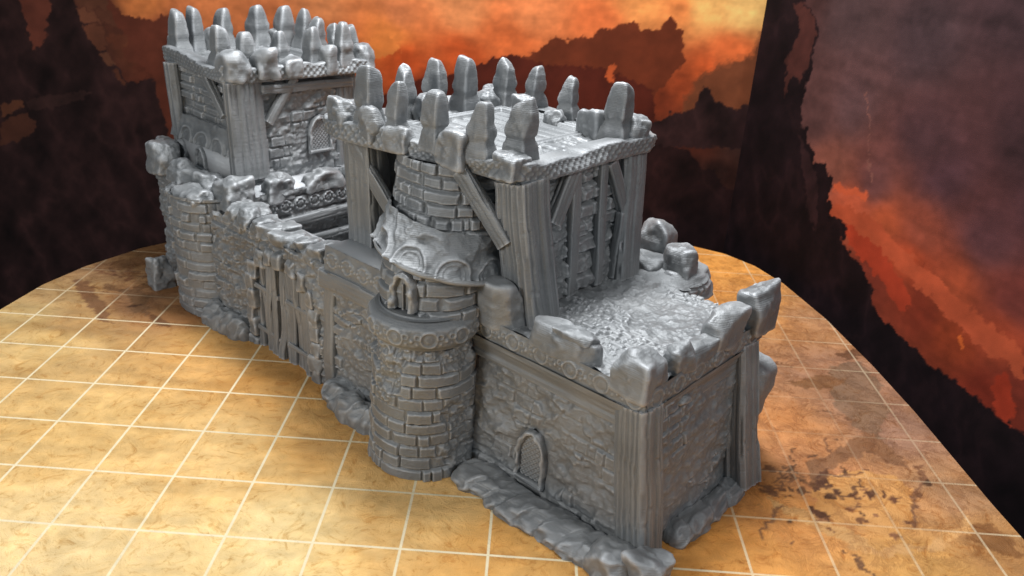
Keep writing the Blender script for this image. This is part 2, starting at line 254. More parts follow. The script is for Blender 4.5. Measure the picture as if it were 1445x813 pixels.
LPOLY=[([(7.3,3.4),(7.61,3.53),(7.97,3.74),(8.32,3.7),(8.64,3.92),(8.78,3.98),(9.02,4.31),(9.31,4.21),(9.55,4.3),(9.85,4.29),(10.08,4.47),(10.38,4.5),(10.59,4.69),(10.72,4.73),(10.92,4.51),(11.01,4.57),(11.23,4.49),(11.44,4.72),(11.61,4.8),(11.77,4.53),(11.89,4.49),(11.91,3.9),(11.67,3.59),(11.57,3.38),(11.36,2.86),(7.82,2.62)],(108, 50, 30)),
([(5.54,2.88),(6.18,3.12),(6.82,3.29),(7.3,3.45),(7.77,3.7),(8.08,3.78),(8.48,3.65),(9.2,3.63),(10.15,3.65),(10.65,3.44),(11.4,3.18),(11.77,0.33),(4.5,-0.18),(4.22,2.22)],(82, 34, 24)),
([(12.17,3.42),(12.37,3.65),(12.71,3.89),(13.03,4.0),(13.35,4.11),(13.49,4.47),(13.63,4.79),(13.87,4.94),(14.29,2.73),(12.03,2.74)],(118, 66, 42)),
([(11.27,2.28),(11.5,2.54),(11.66,2.58),(11.84,2.81),(12.05,2.77),(12.28,2.88),(12.35,3.08),(12.39,3.34),(12.54,3.39),(12.7,3.2),(12.97,2.96),(13.29,2.89),(13.59,3.0),(13.78,2.85),(13.84,2.04),(11.16,1.85)],(46, 29, 29)),
([(10.89,1.32),(11.25,1.78),(11.56,1.96),(11.9,1.9),(12.4,1.85),(12.69,1.53),(13.03,1.47),(13.26,1.11),(13.78,1.01),(13.99,-1.75),(10.91,-1.98)],(36, 21, 21)),
([(10.21,3.38),(10.27,3.7),(10.39,3.77),(10.44,3.59),(10.38,3.3)],(205, 95, 50)),
([(-4.16,4.79),(-1.62,4.94),(-1.64,4.35),(-1.57,4.06),(-1.13,3.47),(-0.76,2.67),(-0.52,2.59),(-0.01,2.72),(-0.22,3.06),(0.25,2.85),(0.43,2.3),(-0.02,-2.81),(-6.27,-4.95)],(42, 26, 25)),
([(-1.04,4.69),(-0.8,4.33),(-0.64,4.15),(-0.33,4.1),(-0.17,4.07),(0.06,4.01),(0.28,4.14),(0.54,4.04),(1.38,3.63),(4.89,3.07),(4.88,2.26),(0.16,1.28),(-0.09,2.75),(-0.71,3.65)],(100, 50, 36)),
([(-3.04,4.71),(-2.04,4.77),(-2.22,4.02),(-2.53,3.35),(-2.74,3.25),(-2.81,3.6),(-2.87,4.13)],(105, 55, 42)),
([(-1.61,4.65),(-0.91,4.7),(-0.91,4.22),(-1.21,4.17),(-1.55,4.24)],(98, 58, 42)),
([(-1.62,4.15),(-1.24,4.17),(-1.15,3.9),(-1.54,3.85)],(108, 64, 46)),
([(-1.18,4.14),(-0.89,4.19),(-0.77,3.9),(-1.11,3.89)],(95, 55, 40)),
([(-1.52,3.8),(-1.16,3.84),(-1.01,3.45),(-1.21,3.28),(-1.38,3.46)],(100, 58, 42)),
([(-1.03,3.63),(-0.63,3.72),(-0.54,3.48),(-0.93,3.39)],(100, 54, 38)),
([(-1.25,3.21),(-1.05,3.29),(-0.9,3.08),(-1.12,2.97)],(108, 66, 48)),
([(-0.78,3.34),(-0.48,3.42),(-0.34,3.15),(-0.62,3.1)],(98, 50, 36)),
([(-1.06,2.88),(-0.97,2.9),(-0.72,2.58),(-0.82,2.54)],(88, 50, 36)),
([(-0.53,3.04),(-0.29,3.12),(-0.15,2.91),(-0.39,2.86)],(90, 45, 32)),
([(-1.06,3.85),(-0.74,3.87),(-0.66,3.75),(-0.99,3.67)],(84, 46, 34)),
([(-3.79,1.86),(-3.29,2.02),(-3.22,1.86),(-3.63,1.67),(-3.84,1.59)],(92, 54, 38)),
([(-3.86,1.48),(-3.17,1.76),(-3.06,1.44),(-3.44,1.04),(-3.97,0.91)],(78, 45, 34)),
([(-3.16,2.03),(-1.87,2.38),(-1.55,2.3),(-2.8,1.79),(-3.1,1.8)],(58, 37, 34)),
([(4.58,3.68),(5.06,4.02),(5.54,3.89),(5.62,3.71),(5.22,3.56),(4.74,3.5)],(228, 130, 62))]
RRBF=[(1.36,5.30,60,38,36),(2.80,5.22,68,50,50),(4.55,5.09,62,46,48),(6.28,5.75,54,38,40),(3.28,3.76,82,58,58),(5.07,3.55,66,44,46),(6.90,4.02,54,36,38),(3.05,2.61,120,72,60),(4.19,2.66,96,60,58),(5.68,3.11,70,46,50),(3.82,2.07,172,82,55),(4.75,2.04,168,80,50),(5.53,2.19,130,66,50),(6.85,2.54,80,50,52),(7.68,1.82,105,52,46),(5.44,1.49,165,70,42),(6.54,1.44,155,72,46),(7.63,1.07,150,65,42),(8.19,0.38,112,46,34),(6.00,0.79,118,48,32),(6.81,0.65,130,55,32),(7.71,0.10,115,42,28),(4.87,1.12,110,48,36),(2.38,3.42,78,52,50),(7.82,3.23,60,40,45)]
RPOLY=[([(-0.54,6.1),(1.08,6.2),(1.46,5.45),(1.81,5.22),(2.01,4.92),(1.97,4.58),(2.03,4.25),(1.97,3.9),(1.93,3.46),(2.14,3.08),(2.25,3.14),(2.38,2.85),(2.6,2.7),(2.64,2.46),(2.89,2.59),(3.04,2.39),(3.17,2.36),(3.24,2.02),(3.35,1.81),(3.74,1.71),(4.24,1.83),(4.07,1.59),(3.75,1.31),(4.13,1.11),(4.55,0.99),(4.88,0.67),(4.9,0.37),(5.34,0.26),(5.76,0.17),(6.34,0.02),(6.92,-0.01),(7.49,-0.05),(7.95,-0.19),(8.37,-0.12),(10.06,-0.07),(10.76,-1.96),(1.93,-11.02),(-1.15,0.15)],(24, 15, 17)),
([(1.12,5.35),(1.42,5.44),(1.83,5.16),(1.96,4.87),(1.89,4.3),(1.76,3.86),(1.51,3.95),(1.35,3.49),(1.26,4.33),(1.44,4.91)],(62, 34, 30)),
([(2.03,2.98),(2.38,2.71),(2.71,2.37),(3.02,1.73),(3.09,1.15),(2.77,1.49),(2.41,2.28)],(40, 25, 26)),
([(3.24,2.21),(3.66,2.28),(4.23,2.41),(4.18,2.23),(3.8,2.13),(3.33,2.12)],(185, 86, 55)),
([(3.77,1.62),(4.6,1.68),(5.21,1.26),(5.82,0.84),(5.57,0.59),(4.71,1.06),(3.98,1.27)],(160, 60, 38)),
([(5.62,1.54),(5.75,1.62),(6.0,1.06),(5.83,0.92)],(120, 50, 34)),
([(6.84,0.75),(6.91,0.84),(7.02,0.63),(6.94,0.54)],(200, 95, 45)),
([(7.63,0.31),(7.81,0.55),(8.16,0.11),(8.13,-0.17),(7.86,-0.14)],(150, 52, 32)),
([(3.34,1.69),(4.75,1.49),(6.4,0.98),(8.12,0.59),(7.97,1.0),(6.25,1.44),(4.43,1.93),(3.46,1.95)],(170, 78, 50)),
([(3.56,4.08),(3.6,4.08),(4.17,2.66),(4.15,2.62),(3.92,3.25)],(125, 82, 72))]
MRBF=[(0.22,6.07,205,165,100),(0.45,6.99,178,138,84),(0.85,8.05,155,115,72),(1.05,8.82,150,110,66),(1.84,6.76,150,105,66),(2.61,6.45,160,108,60),(1.29,6.10,185,140,82),(1.09,5.16,225,180,108),(3.68,5.55,212,155,82),(5.34,4.62,205,145,72),(2.72,2.92,226,178,104),(4.85,2.37,234,186,112),(3.46,0.75,242,202,132),(6.16,1.03,245,206,134),(6.28,3.37,215,158,84),(8.59,0.99,226,164,84),(7.69,1.70,236,184,108),(11.05,1.24,204,136,60),(12.11,2.18,196,130,64),(12.62,4.16,188,124,68),(13.02,8.41,200,134,62),(12.71,10.54,218,145,64),(14.27,7.98,176,124,76),(14.22,5.84,158,112,76),(14.26,4.37,150,108,76),(12.94,2.85,170,112,66),(13.61,2.63,182,126,72),(14.39,2.71,166,120,76),(14.65,1.92,178,124,66),(13.59,1.44,196,140,70),(5.84,-1.90,245,206,134),(12.43,-1.38,205,150,80)]
MPOLY=[([(1.35,7.14),(1.66,7.45),(2.04,6.95),(2.26,6.25),(2.03,6.36),(1.66,6.89)],(124, 90, 60)),
([(1.02,7.41),(1.32,7.33),(1.37,7.08),(1.11,7.17)],(128, 94, 62)),
([(0.34,7.46),(0.47,7.58),(1.44,6.55),(1.87,5.92),(1.58,6.01),(0.89,6.76)],(130, 92, 60)),
([(1.75,7.7),(1.93,8.25),(2.14,7.76),(2.07,7.26)],(134, 98, 64)),
([(0.39,8.15),(1.08,8.75),(1.3,8.42),(0.8,7.87)],(134, 98, 64)),
([(2.2,6.39),(2.83,6.07),(2.84,5.88),(2.4,6.08)],(120, 80, 48)),
([(12.61,2.51),(12.87,2.92),(13.32,3.13),(13.9,3.15),(14.06,2.82),(13.77,2.22),(13.32,1.84),(12.92,1.93),(12.62,2.1)],(206, 150, 88)),
([(12.79,3.31),(13.1,3.51),(13.58,3.92),(13.91,4.14),(14.08,3.89),(14.22,3.48),(14.19,3.28),(13.93,3.36),(13.72,3.58),(13.35,3.37),(12.88,2.97),(12.7,2.67),(12.67,2.89)],(142, 100, 68)),
([(13.93,6.04),(14.52,6.37),(14.63,5.67),(14.47,4.79),(14.01,3.97),(13.71,4.3),(13.7,5.1)],(140, 108, 82)),
([(12.04,2.45),(12.47,2.19),(12.89,1.86),(13.15,1.61),(13.69,1.69),(14.07,1.99),(14.57,2.31),(14.54,2.14),(13.93,1.66),(13.35,1.46),(12.94,1.49),(12.54,1.83),(12.03,2.24)],(206, 156, 98)),
([(14.47,2.1),(14.79,2.2),(14.89,1.88),(14.86,1.57),(14.55,1.72),(14.35,1.82)],(140, 95, 52)),
([(14.22,6.58),(14.77,6.92),(14.8,6.66),(14.33,6.34)],(120, 82, 55)),
([(13.06,5.45),(13.73,5.77),(14.18,5.72),(13.86,5.45),(13.25,5.3)],(135, 95, 62)),
([(14.34,3.41),(14.45,3.42),(14.08,2.68),(13.69,2.01),(13.7,2.15),(14.0,2.67)],(130, 90, 62)),
([(12.89,2.69),(13.0,2.73),(12.98,2.56),(12.87,2.5)],(92, 58, 38)),
([(13.16,2.72),(13.28,2.74),(13.24,2.56),(13.12,2.54)],(98, 62, 40)),
([(13.4,2.72),(13.5,2.73),(13.45,2.55),(13.35,2.51)],(90, 56, 36)),
([(13.64,2.75),(13.72,2.76),(13.67,2.57),(13.59,2.57)],(96, 60, 40)),
([(12.54,2.29),(12.73,2.18),(12.67,2.04),(12.52,2.17)],(96, 62, 42)),
([(13.03,2.14),(13.19,2.09),(13.13,1.99),(13.0,2.03)],(120, 80, 50)),
([(13.75,2.64),(13.84,2.68),(13.75,2.47),(13.68,2.46)],(104, 66, 44)),
([(12.82,3.07),(13.04,3.17),(12.85,2.69),(12.65,2.52)],(98, 64, 44))]
NEARSTONES = [('k',-4.90,-0.15,0.43,0.44),('k',-4.33,-0.20,0.43,0.37),('k',-3.79,-0.15,0.27,0.36),('k',-3.0,0.0,0.40,0.50),('k',-2.20,0.10,0.26,0.49),('k',-2.17,2.50,0.40,0.50),
('s',-4.46,-0.12,0.78,0.34),('s',-3.97,-0.05,0.66,0.27),('s',-3.34,-0.0,0.65,0.30),('s',-2.64,0.08,0.67,0.32),('s',-2.30,0.40,0.70,0.35),('s',-4.79,0.76,0.67,0.30),('s',-4.90,1.44,0.68,0.32),('k',-4.44,0.91,0.43,0.45),('s',-4.67,1.80,0.73,0.34),('s',-4.52,2.51,0.64,0.31),('k',-4.82,2.48,0.32,0.31),('k',-4.60,2.2,0.32,0.35),('k',-3.95,2.3,0.38,0.32),('s',-4.17,2.80,0.58,0.28),('k',-3.4,2.35,0.26,0.34),('s',-3.42,2.70,0.58,0.26),('k',-2.60,2.2,0.46,0.46),('s',-2.6,2.70,0.60,0.26),('s',-2.22,2.2,0.72,0.37)]
FARSTONES = [('k',-11.15,.75,.35,.30),('k',-8.72,0.5,0.42,0.50),('k',-8.62,3.05,0.44,0.46),('k',-8.62,0.98,0.44,0.46),('k',-8.62,1.55,0.28,0.40),('k',-8.6,2.25,0.44,0.36),
('s',-10.9,0.72,0.70,0.34),('s',-11.05,1.1,0.74,0.30),('k',-10.9,1.4,0.46,0.40),('s',-11.15,1.77,0.68,0.36),('s',-11.0,2.39,0.72,0.36),('k',-10.82,2.65,0.43,0.2),('s',-10.76,2.83,0.73,0.38),('s',-10.34,3.0,0.72,0.34),('s',-9.95,3.05,0.62,0.32),('s',-9.5,3.1,0.58,0.30),('s',-9.05,3.12,0.58,0.30),
('s',-9.35,0.62,0.64,0.34),('s',-8.83,0.80,0.60,0.33),('s',-8.88,1.5,0.57,0.30),('s',-8.75,2.05,0.58,0.29),('s',-8.62,2.65,0.65,0.32)]
def lin(c): c = np.asarray(c, float) / 255; return np.where(c < .04045, c / 12.92, ((c + .055) / 1.055)**2.4)
def inside(x, y, poly):
    r = np.zeros(x.shape, bool); n = len(poly)
    for i in range(n):
        (x0, y0), (x1, y1) = poly[i], poly[(i + 1) % n]
        if y0 == y1: continue
        r ^= ((y0 > y) != (y1 > y)) & (x < (x1 - x0) * (y - y0) / (y1 - y0) + x0)
    return r
def paint(X, Y, rbf, polys, warp, streak, wob, soft=0):
    Xw = X + warp * fbm(X * .8, Y * .8, 0, 4, 3); Yw = Y + warp * fbm(X * .8, Y * .8, 5, 4, 8); num = 0; den = 0
    for x, y, r, g, b in rbf:
        w_ = 1 / (((Xw - x)**2 + ((Yw - y) * 1.15)**2 + .03)**1.7); num = num + w_[..., None] * np.array([r, g, b], float); den = den + w_
    c = num / den[..., None]
    c = c * (1 + streak * fbm(X * 1.4 + Y * .5, Y * 5, 1, 5, 11) + streak * .6 * fbm(X * 7, Y * 7, 2, 3, 12))[..., None]
    dx = X + wob * fbm(X * 2.6, Y * 2.6, 7, 4, 21) + wob * .9 * fbm(X * 9, Y * 9, 1, 3, 22); dy = Y + wob * fbm(X * 2.6, Y * 2.6, 9, 4, 25) + wob * .9 * fbm(X * 9, Y * 9, 4, 3, 26); tone = 1 + streak * .9 * fbm(X * 2.6, Y * 3.4, 3, 4, 31)
    for poly, col in polys:
        m = np.zeros(X.shape); pa = np.array(poly); (xa, ya), (xb, yb) = pa.min(0) - .3, pa.max(0) + .3
        bx = (X > xa) & (X < xb) & (Y > ya) & (Y < yb); ax_, ay_ = dx[bx], dy[bx]
        sf = soft * (4 if sum(col) > 225 and sum(col) < 330 and soft == .03 and len(poly) > 8 else 1)
        m[bx] = sum(inside(ax_ + ox * sf, ay_ + oy * sf, poly) for ox, oy in ((0, 0), (.4, .3), (-.35, .4), (.3, -.4), (-.4, -.3))) / 5.
        cc = np.array(col, float) * tone[..., None]
        c = c * (1 - m[..., None]) + cc * m[..., None]
    if soft == .03:
        lum = c.mean(-1); cg = 1 - 2.2 * np.abs(fbm(X * 1.1 + .3 * Y, Y * .75, 3, 5, 41)); br_ = fbm(X * 3 - Y * 1.2, Y * 2, 6, 4, 43)
        c = c * (1 + (.22 * cg + .18 * br_) * sst(56, 30, lum) + .05 * br_)[..., None] + (sst(.55, .95, cg) * sst(50, 25, lum) * 3)[..., None] * np.array([1.5, .9, .75])
    return np.clip(c, 3, 255)
def set_cols(ob, cols, name='paint'):
    a = ob.data.color_attributes.new(name, 'FLOAT_COLOR', 'POINT'); c = np.concatenate([lin(cols).reshape(-1, 3), np.ones((cols.reshape(-1, 3).shape[0], 1))], 1); a.data.foreach_set('color', c.ravel().astype(np.float32))
def thing(name, label, cat, loc=(0, 0, 0), rz=0.):
    o = bpy.data.objects.new(name, None); sc.collection.objects.link(o); o.location = loc; o.rotation_euler = (0, 0, rz); o['label'] = label; o['category'] = cat; return o
KB = {'L': .87, 'R': .98}      # print brightness: how much of the sampled display colour is the paper's own colour
def board(name, label, p0, dirn, x0, x1, z0, z1, rbf, polys, xr=None):
    d = nrm(vec(*dirn, 0)); nb = vec(d[1], -d[0], 0)       # towards the viewer
    t = thing(name, label, 'backdrop', tuple(vec(*p0, 0) + d * x0 + vec(0, 0, z0)), math.atan2(d[1], d[0]))
    n, m = int((x1 - x0) / .028), int((z1 - z0) / .028); s, z = np.meshgrid(np.linspace(0, x1 - x0, n), np.linspace(0, z1 - z0, m), indexing='ij')
    V = np.stack([s, 0 * s, z], -1); ob = mk('printed_picture', [(V.reshape(-1, 3), gridf(n, m))], t, mat=PRINT)
    set_cols(ob, paint(s + x0, z + z0, rbf, polys, .14, .10, .06, .03) * KB['L' if xr is None else 'R'])
    mk('board_core', [slabbox((0, .003, 0), (x1 - x0, .12, z1 - z0))], t, mat=WHITE if name.endswith('1') else COREB, smooth=False)
    return t
PRINT = paper('printed_backdrop_paper', 'paint', .8, 3., .10, 60.); COREB = plain('board_core_grey', (.10, .09, .09))
board('backdrop_board', 'printed backdrop board behind both towers, orange sunset sky over dark ruins and cloud ridges', (0, 12.7), (1, 0), -12., 13.66, -4.5, 6.0, LRBF, LPOLY)
board('backdrop_board', 'printed backdrop board at right with a black crag and a glowing orange slope under purple sky', (13.3, 12.4), (5, -12), .25, 12., -4.5, 7.0, RRBF, RPOLY, 1)
# game board
MOUT = [(-.16, 6.1), (-.03, 7.17), (.28, 8.1), (.89, 9.19), (1.34, 9.68), (2.4, 10.6), (4., 11.5), (6., 12.05), (8., 12.25), (10., 12.2), (11.4, 11.9), (12.55, 11.45), (13.16, 11.12), (13.7, 10.5), (14.09, 9.62), (14.48, 8.01), (14.73, 6.27), (14.87, 4.84), (14.93, 3.73), (14.99, 2.6), (15.05, 1.94), (15.1, 0), (15.1, -9), (-.2, -9), (-.2, 4)]
def smooth_loop(p, n):
    p = np.array(p, float); q = np.vstack([p, p[:1]]); s = np.r_[0, np.cumsum(np.linalg.norm(np.diff(q, axis=0), axis=1))]; t = np.linspace(0, s[-1], n, endpoint=False)
    x = np.stack([np.interp(t, s, q[:, k]) for k in (0, 1)], 1)
    for _ in range(8): x = (np.roll(x, 1, 0) + 2 * x + np.roll(x, -1, 0)) / 4
    return x
def mat_material():
    m, nt, b, N, L = nodes('printed_sandstone_board')
    a = N('Attribute'); a.attribute_name = 'paint'; fd = N('Attribute'); fd.attribute_name = 'fade'; tc = N('TexCoord')
    n1 = N('TexNoise', Scale=.9, Detail=6, Roughness=.62, Distortion=.6); L(tc.outputs['Object'], n1.inputs['Vector'])
    r1 = N('ValToRGB'); ramp(r1, (.28, (.84, .76, .62)), (.5, (.98, .98, .98)), (.74, (1.08, 1.10, 1.16))); L(n1.outputs[0], r1.inputs[0])
    mx = N('Mix', _data_type='RGBA', _blend_type='MULTIPLY'); mx.inputs['Factor'].default_value = 1; L(a.outputs['Color'], mx.inputs[6]); L(r1.outputs[0], mx.inputs[7])
    # crumpled stone creases: warm darker hair cracks with pale lips
    wn = N('TexNoise', Scale=1.6, Detail=4); L(tc.outputs['Object'], wn.inputs['Vector'])
    ad = N('VectorMath'); ad.operation = 'MULTIPLY_ADD'; ad.inputs[1].default_value = (1.8, 1.8, 1.8); L(wn.outputs['Color'], ad.inputs[0]); L(tc.outputs['Object'], ad.inputs[2])
    vr = N('TexVoronoi', Scale=.9); vr.feature = 'DISTANCE_TO_EDGE'; L(ad.outputs[0], vr.inputs['Vector'])
    n2 = N('TexNoise', Scale=2.9, Detail=9, Roughness=.72, Distortion=2.6); L(tc.outputs['Object'], n2.inputs['Vector'])
    cr = N('ValToRGB'); ramp(cr, (0., (.72, .55, .36)), (.012, (.9, .8, .66)), (.03, (1.04, 1.04, 1.03)), (.07, (1, 1, 1))); L(vr.outputs['Distance'], cr.inputs[0])
    msk = N('ValToRGB'); ramp(msk, (.47, (0, 0, 0)), (.60, (1, 1, 1))); n4 = N('TexNoise', Scale=1.3, Detail=3); L(tc.outputs['Object'], n4.inputs['Vector']); L(n4.outputs[0], msk.inputs[0])
    mm = N('Math', _operation='MULTIPLY', _1=.45); L(msk.outputs[0], mm.inputs[0])
    m2 = N('Mix', _data_type='RGBA', _blend_type='MULTIPLY'); L(mm.outputs[0], m2.inputs['Factor']); L(mx.outputs[2], m2.inputs[6]); L(cr.outputs[0], m2.inputs[7])
    r2 = N('ValToRGB'); ramp(r2, (.36, (.74, .60, .42)), (.46, (1, 1, 1)), (.62, (1.04, 1.06, 1.12))); L(n2.outputs[0], r2.inputs[0])
    m3 = N('Mix', _data_type='RGBA', _blend_type='MULTIPLY'); m3.inputs['Factor'].default_value = .8; L(m2.outputs[2], m3.inputs[6]); L(r2.outputs[0], m3.inputs[7])
    # bare rock patches of the print: strong veins and pits where the lines fade out
    v2 = N('TexVoronoi', Scale=1.7, Detail=2); v2.feature = 'DISTANCE_TO_EDGE'; mp2 = N('VectorMath'); mp2.operation = 'MULTIPLY_ADD'; mp2.inputs[1].default_value = (.8, .8, .8); L(n2.outputs['Color'], mp2.inputs[0]); L(tc.outputs['Object'], mp2.inputs[2]); L(mp2.outputs[0], v2.inputs['Vector'])
    rr = N('ValToRGB'); ramp(rr, (0., (.42, .30, .22)), (.04, (.75, .66, .56)), (.10, (1.12, 1.10, 1.05)), (.3, (.92, .9, .9))); L(v2.outputs['Distance'], rr.inputs[0])
    iv = N('MapRange'); iv.inputs[1].default_value = .85; iv.inputs[2].default_value = .25; L(fd.outputs['Fac'], iv.inputs[0]); ivm = N('Math', _operation='MULTIPLY', _1=.5); L(iv.outputs[0], ivm.inputs[0])
    m5 = N('Mix', _data_type='RGBA', _blend_type='MULTIPLY'); L(ivm.outputs[0], m5.inputs['Factor']); L(m3.outputs[2], m5.inputs[6]); L(rr.outputs[0], m5.inputs[7]); m3 = m5
    # one-inch grid of pale printed lines
    sx = N('SeparateXYZ'); L(tc.outputs['Object'], sx.inputs[0]); dist = []
    for k in (0, 1):
        f = N('Math', _operation='ADD', _1=.5); L(sx.outputs[k], f.inputs[0]); g = N('Math', _operation='FRACT'); L(f.outputs[0], g.inputs[0])
        h = N('Math', _operation='SUBTRACT', _1=.5); L(g.outputs[0], h.inputs[0]); q = N('Math', _operation='ABSOLUTE'); L(h.outputs[0], q.inputs[0]); dist.append(q)
    mn = N('Math', _operation='MINIMUM'); L(dist[0].outputs[0], mn.inputs[0]); L(dist[1].outputs[0], mn.inputs[1])
    ln = N('MapRange', _interpolation_type='SMOOTHSTEP'); ln.inputs[1].default_value = .021; ln.inputs[2].default_value = .011; L(mn.outputs[0], ln.inputs[0])
    lf = N('Math', _operation='MULTIPLY'); L(ln.outputs[0], lf.inputs[0]); L(fd.outputs['Fac'], lf.inputs[1])
    m4 = N('Mix', _data_type='RGBA'); m4.inputs[7].default_value = (.84, .72, .48, 1); L(lf.outputs[0], m4.inputs['Factor']); L(m3.outputs[2], m4.inputs[6]); L(m4.outputs[2], b.inputs['Base Color'])
    b.inputs['Roughness'].default_value = .5; b.inputs['Specular IOR Level'].default_value = .3
    n3 = N('TexNoise', Scale=70., Detail=2); L(tc.outputs['Object'], n3.inputs['Vector']); s1 = N('Math', _operation='MULTIPLY_ADD', _1=.35); L(n3.outputs[0], s1.inputs[0]); L(n2.outputs[0], s1.inputs[2])
    bp = N('Bump', Strength=.9, Distance=.055); L(s1.outputs[0], bp.inputs['Height']); L(bp.outputs[0], b.inputs['Normal'])
    return m
gb = thing('game_board', 'sandstone printed game board with pale one-inch grid lines and rounded back edge, under the castle', 'game board', (7.5, 3, 0))
loop = smooth_loop(MOUT, 900) - vec(7.5, 3)
res = .033; xs = np.arange(-7.75, 7.7, res); ys = np.arange(-8, 9.4, res); X, Y = np.meshgrid(xs, ys, indexing='ij')
F = gridf(len(xs), len(ys)); ins = inside(X, Y, [tuple(a) for a in loop[::3]]).ravel(); keep = ins[F].all(1)
# snap the cut edge of the sheet to the outline so that it is clean
V = np.stack([X, Y, 0 * X], -1).reshape(-1, 3); Fk = F[keep]; cnt = np.bincount(Fk.ravel(), minlength=len(V)); bd = np.where((cnt > 0) & (cnt < 4))[0]
dense = smooth_loop(MOUT, 6000) - vec(7.5, 3)
for b0 in range(0, len(bd), 500):
    q = bd[b0:b0 + 500]; dd = ((V[q, None, :2] - dense[None])**2).sum(-1); V[q, :2] = dense[dd.argmin(1)]
rc = np.random.RandomState(12)
for q in range(46):      # pits and chips of the printed crater and of the bare rock at the far left
    if q < 34: cx, cy = 12.75 + rc.normal(0, .55), 2.55 + rc.normal(0, .42)
    else: cx, cy = 1.9 + rc.normal(0, .8), 7.6 + rc.normal(0, .5)
    a0 = rc.uniform(0, 3); ra = rc.uniform(.02, .085) * (1 if rc.rand() < .8 else 2); rb_ = ra * rc.uniform(.4, .9); cc = int(rc.uniform(80, 150))
    MPOLY.append(([(cx + ra * math.cos(k) * math.cos(a0) - rb_ * math.sin(k) * math.sin(a0), cy + ra * math.cos(k) * math.sin(a0) + rb_ * math.sin(k) * math.cos(a0)) for k in np.linspace(0, 2 * math.pi, 9)[:-1] + rc.uniform(-.2, .2, 8)], (cc, int(cc * .68), int(cc * .45))))
for q in range(26):      # hair cracks
    if q < 16: px_, py_ = 12.8 + rc.normal(0, .9), 3.4 + rc.normal(0, 1.4)
    else: px_, py_ = 1.8 + rc.normal(0, .9), 7.7 + rc.normal(0, .6)
    a0 = rc.uniform(0, 6.28); up, dn = [], []
    for k in range(9):
        w_ = .022 * math.sin((k + .5) / 9 * math.pi) + .006; up.append((px_ - w_ * math.sin(a0), py_ + w_ * math.cos(a0))); dn.append((px_ + w_ * math.sin(a0), py_ - w_ * math.cos(a0)))
        a0 += rc.normal(0, .45); px_ += .11 * math.cos(a0); py_ += .11 * math.sin(a0)
    cc = int(rc.uniform(105, 140)); MPOLY.append((up + dn[::-1], (cc, int(cc * .70), int(cc * .47))))
cols = paint(X + 7.5, Y + 3, [(x_, y_, r_ * (.98 + .08 * (x_ > 10)), g_ * (1.01 + .09 * (x_ > 10)), b_ * (1.09 + .14 * (x_ > 10))) for x_, y_, r_, g_, b_ in MRBF], MPOLY, .18, .07, .06, .018)
mo = mk('printed_top', [(V, Fk)], gb, mat=mat_material()); set_cols(mo, cols)
fadev = np.ones(X.shape)
for (cx, cy, rx, ry, k) in ((1.9, 7.9, 2.3, 1.6, .97), (13.2, 4.0, 2.4, 3.8, .93), (12.9, 8.6, 2.4, 2.8, .72)): fadev = fadev * (1 - k * np.exp(-(((X + 7.5 - cx) / rx)**2 + ((Y + 3 - cy) / ry)**2)**1.5))
fa = mo.data.attributes.new('fade', 'FLOAT', 'POINT'); fa.data.foreach_set('value', fadev.ravel().astype(np.float32))
n = len(loop); lp = np.stack([np.c_[loop, np.full(n, -.001)], np.c_[loop, np.full(n, -.10)]], 1)
EDGE = plain('cut_board_edge', (.55, .58, .66)); ring = (lp.reshape(-1, 3), gridf(n, 2, True)); cap = (np.r_[lp[:, 1], [[0, 0, -.10]]], np.stack([(np.arange(n) + 1) % n, np.arange(n), np.full(n, n)], 1))
mk('board_edge', [ring, cap], gb, mat=EDGE, smooth=False)
# ---------------------------------------------------------------- the castle; u runs along the front, w to the back, z up
TH = math.radians(-40.2)
K = thing('model_castle', 'silver-grey printed model castle with two crenellated towers, gate and round turret', 'model castle', (10.06, 1.38, 0), TH)
rnd = np.random.RandomState(5)
# --- low block at the near end: front wall, side wall, rest of the box
BZ = 1.86
def wall_h(seed, win=None, **k):
    def h(s, t):
        a = mixed(s, t, seed, **k)
        if win: d = arch_d(s, t, *win); a = np.where(d < .015, -.05, a * sst(.0, .16, d) + .01)
        return a
    return h
# front face battered: bottom at w=-.10, top at w=0
mk('front_wall', [panel((-2.45, -.12, -.01), (2.72, 0, 0), [(0.05, .13, BZ), (-.22, .13, BZ)], (0, -1, 0), wall_h(3, (2.45 - 1.36 + .02, .42, .20, .72), cover=-.22, fine=.55, bw=.42, rh=.19, dep=.03))], K, label='weathered stone front wall of the low block')
mk('side_wall', [panel((.27, -.06, -.01), (0, 2.24, 0), [(-.22, .0, BZ), (-.27, .22, BZ)], (1, 0, 0), wall_h(8, None, cover=-.24, fine=.6, bw=.36, rh=.18, dep=.045))], K, label='weathered stone end wall of the low block')
mk('back_wall', [slabbox((-2.4, .14, 0), (-.14, 2.2, BZ - .05))], K, smooth=False)
window(K, (-1.36, -.12, .23), (1, 0, 0), (0, -1, 0), .36, .66, 4, label='pointed lattice window low in the block wall')
mk('corner_post', beam((.20, .02, 0), (-.06, .06, BZ), .34, .34, (0, 1, 0), 11, 1.1, per=.075, dep=.034) , K)
mk('corner_post', beam((.38, 2.06, 0), (-.06, 2.26, BZ - .02), .34, .34, (0, 1, 0), 12, 1.2, per=.07, dep=.03), K)
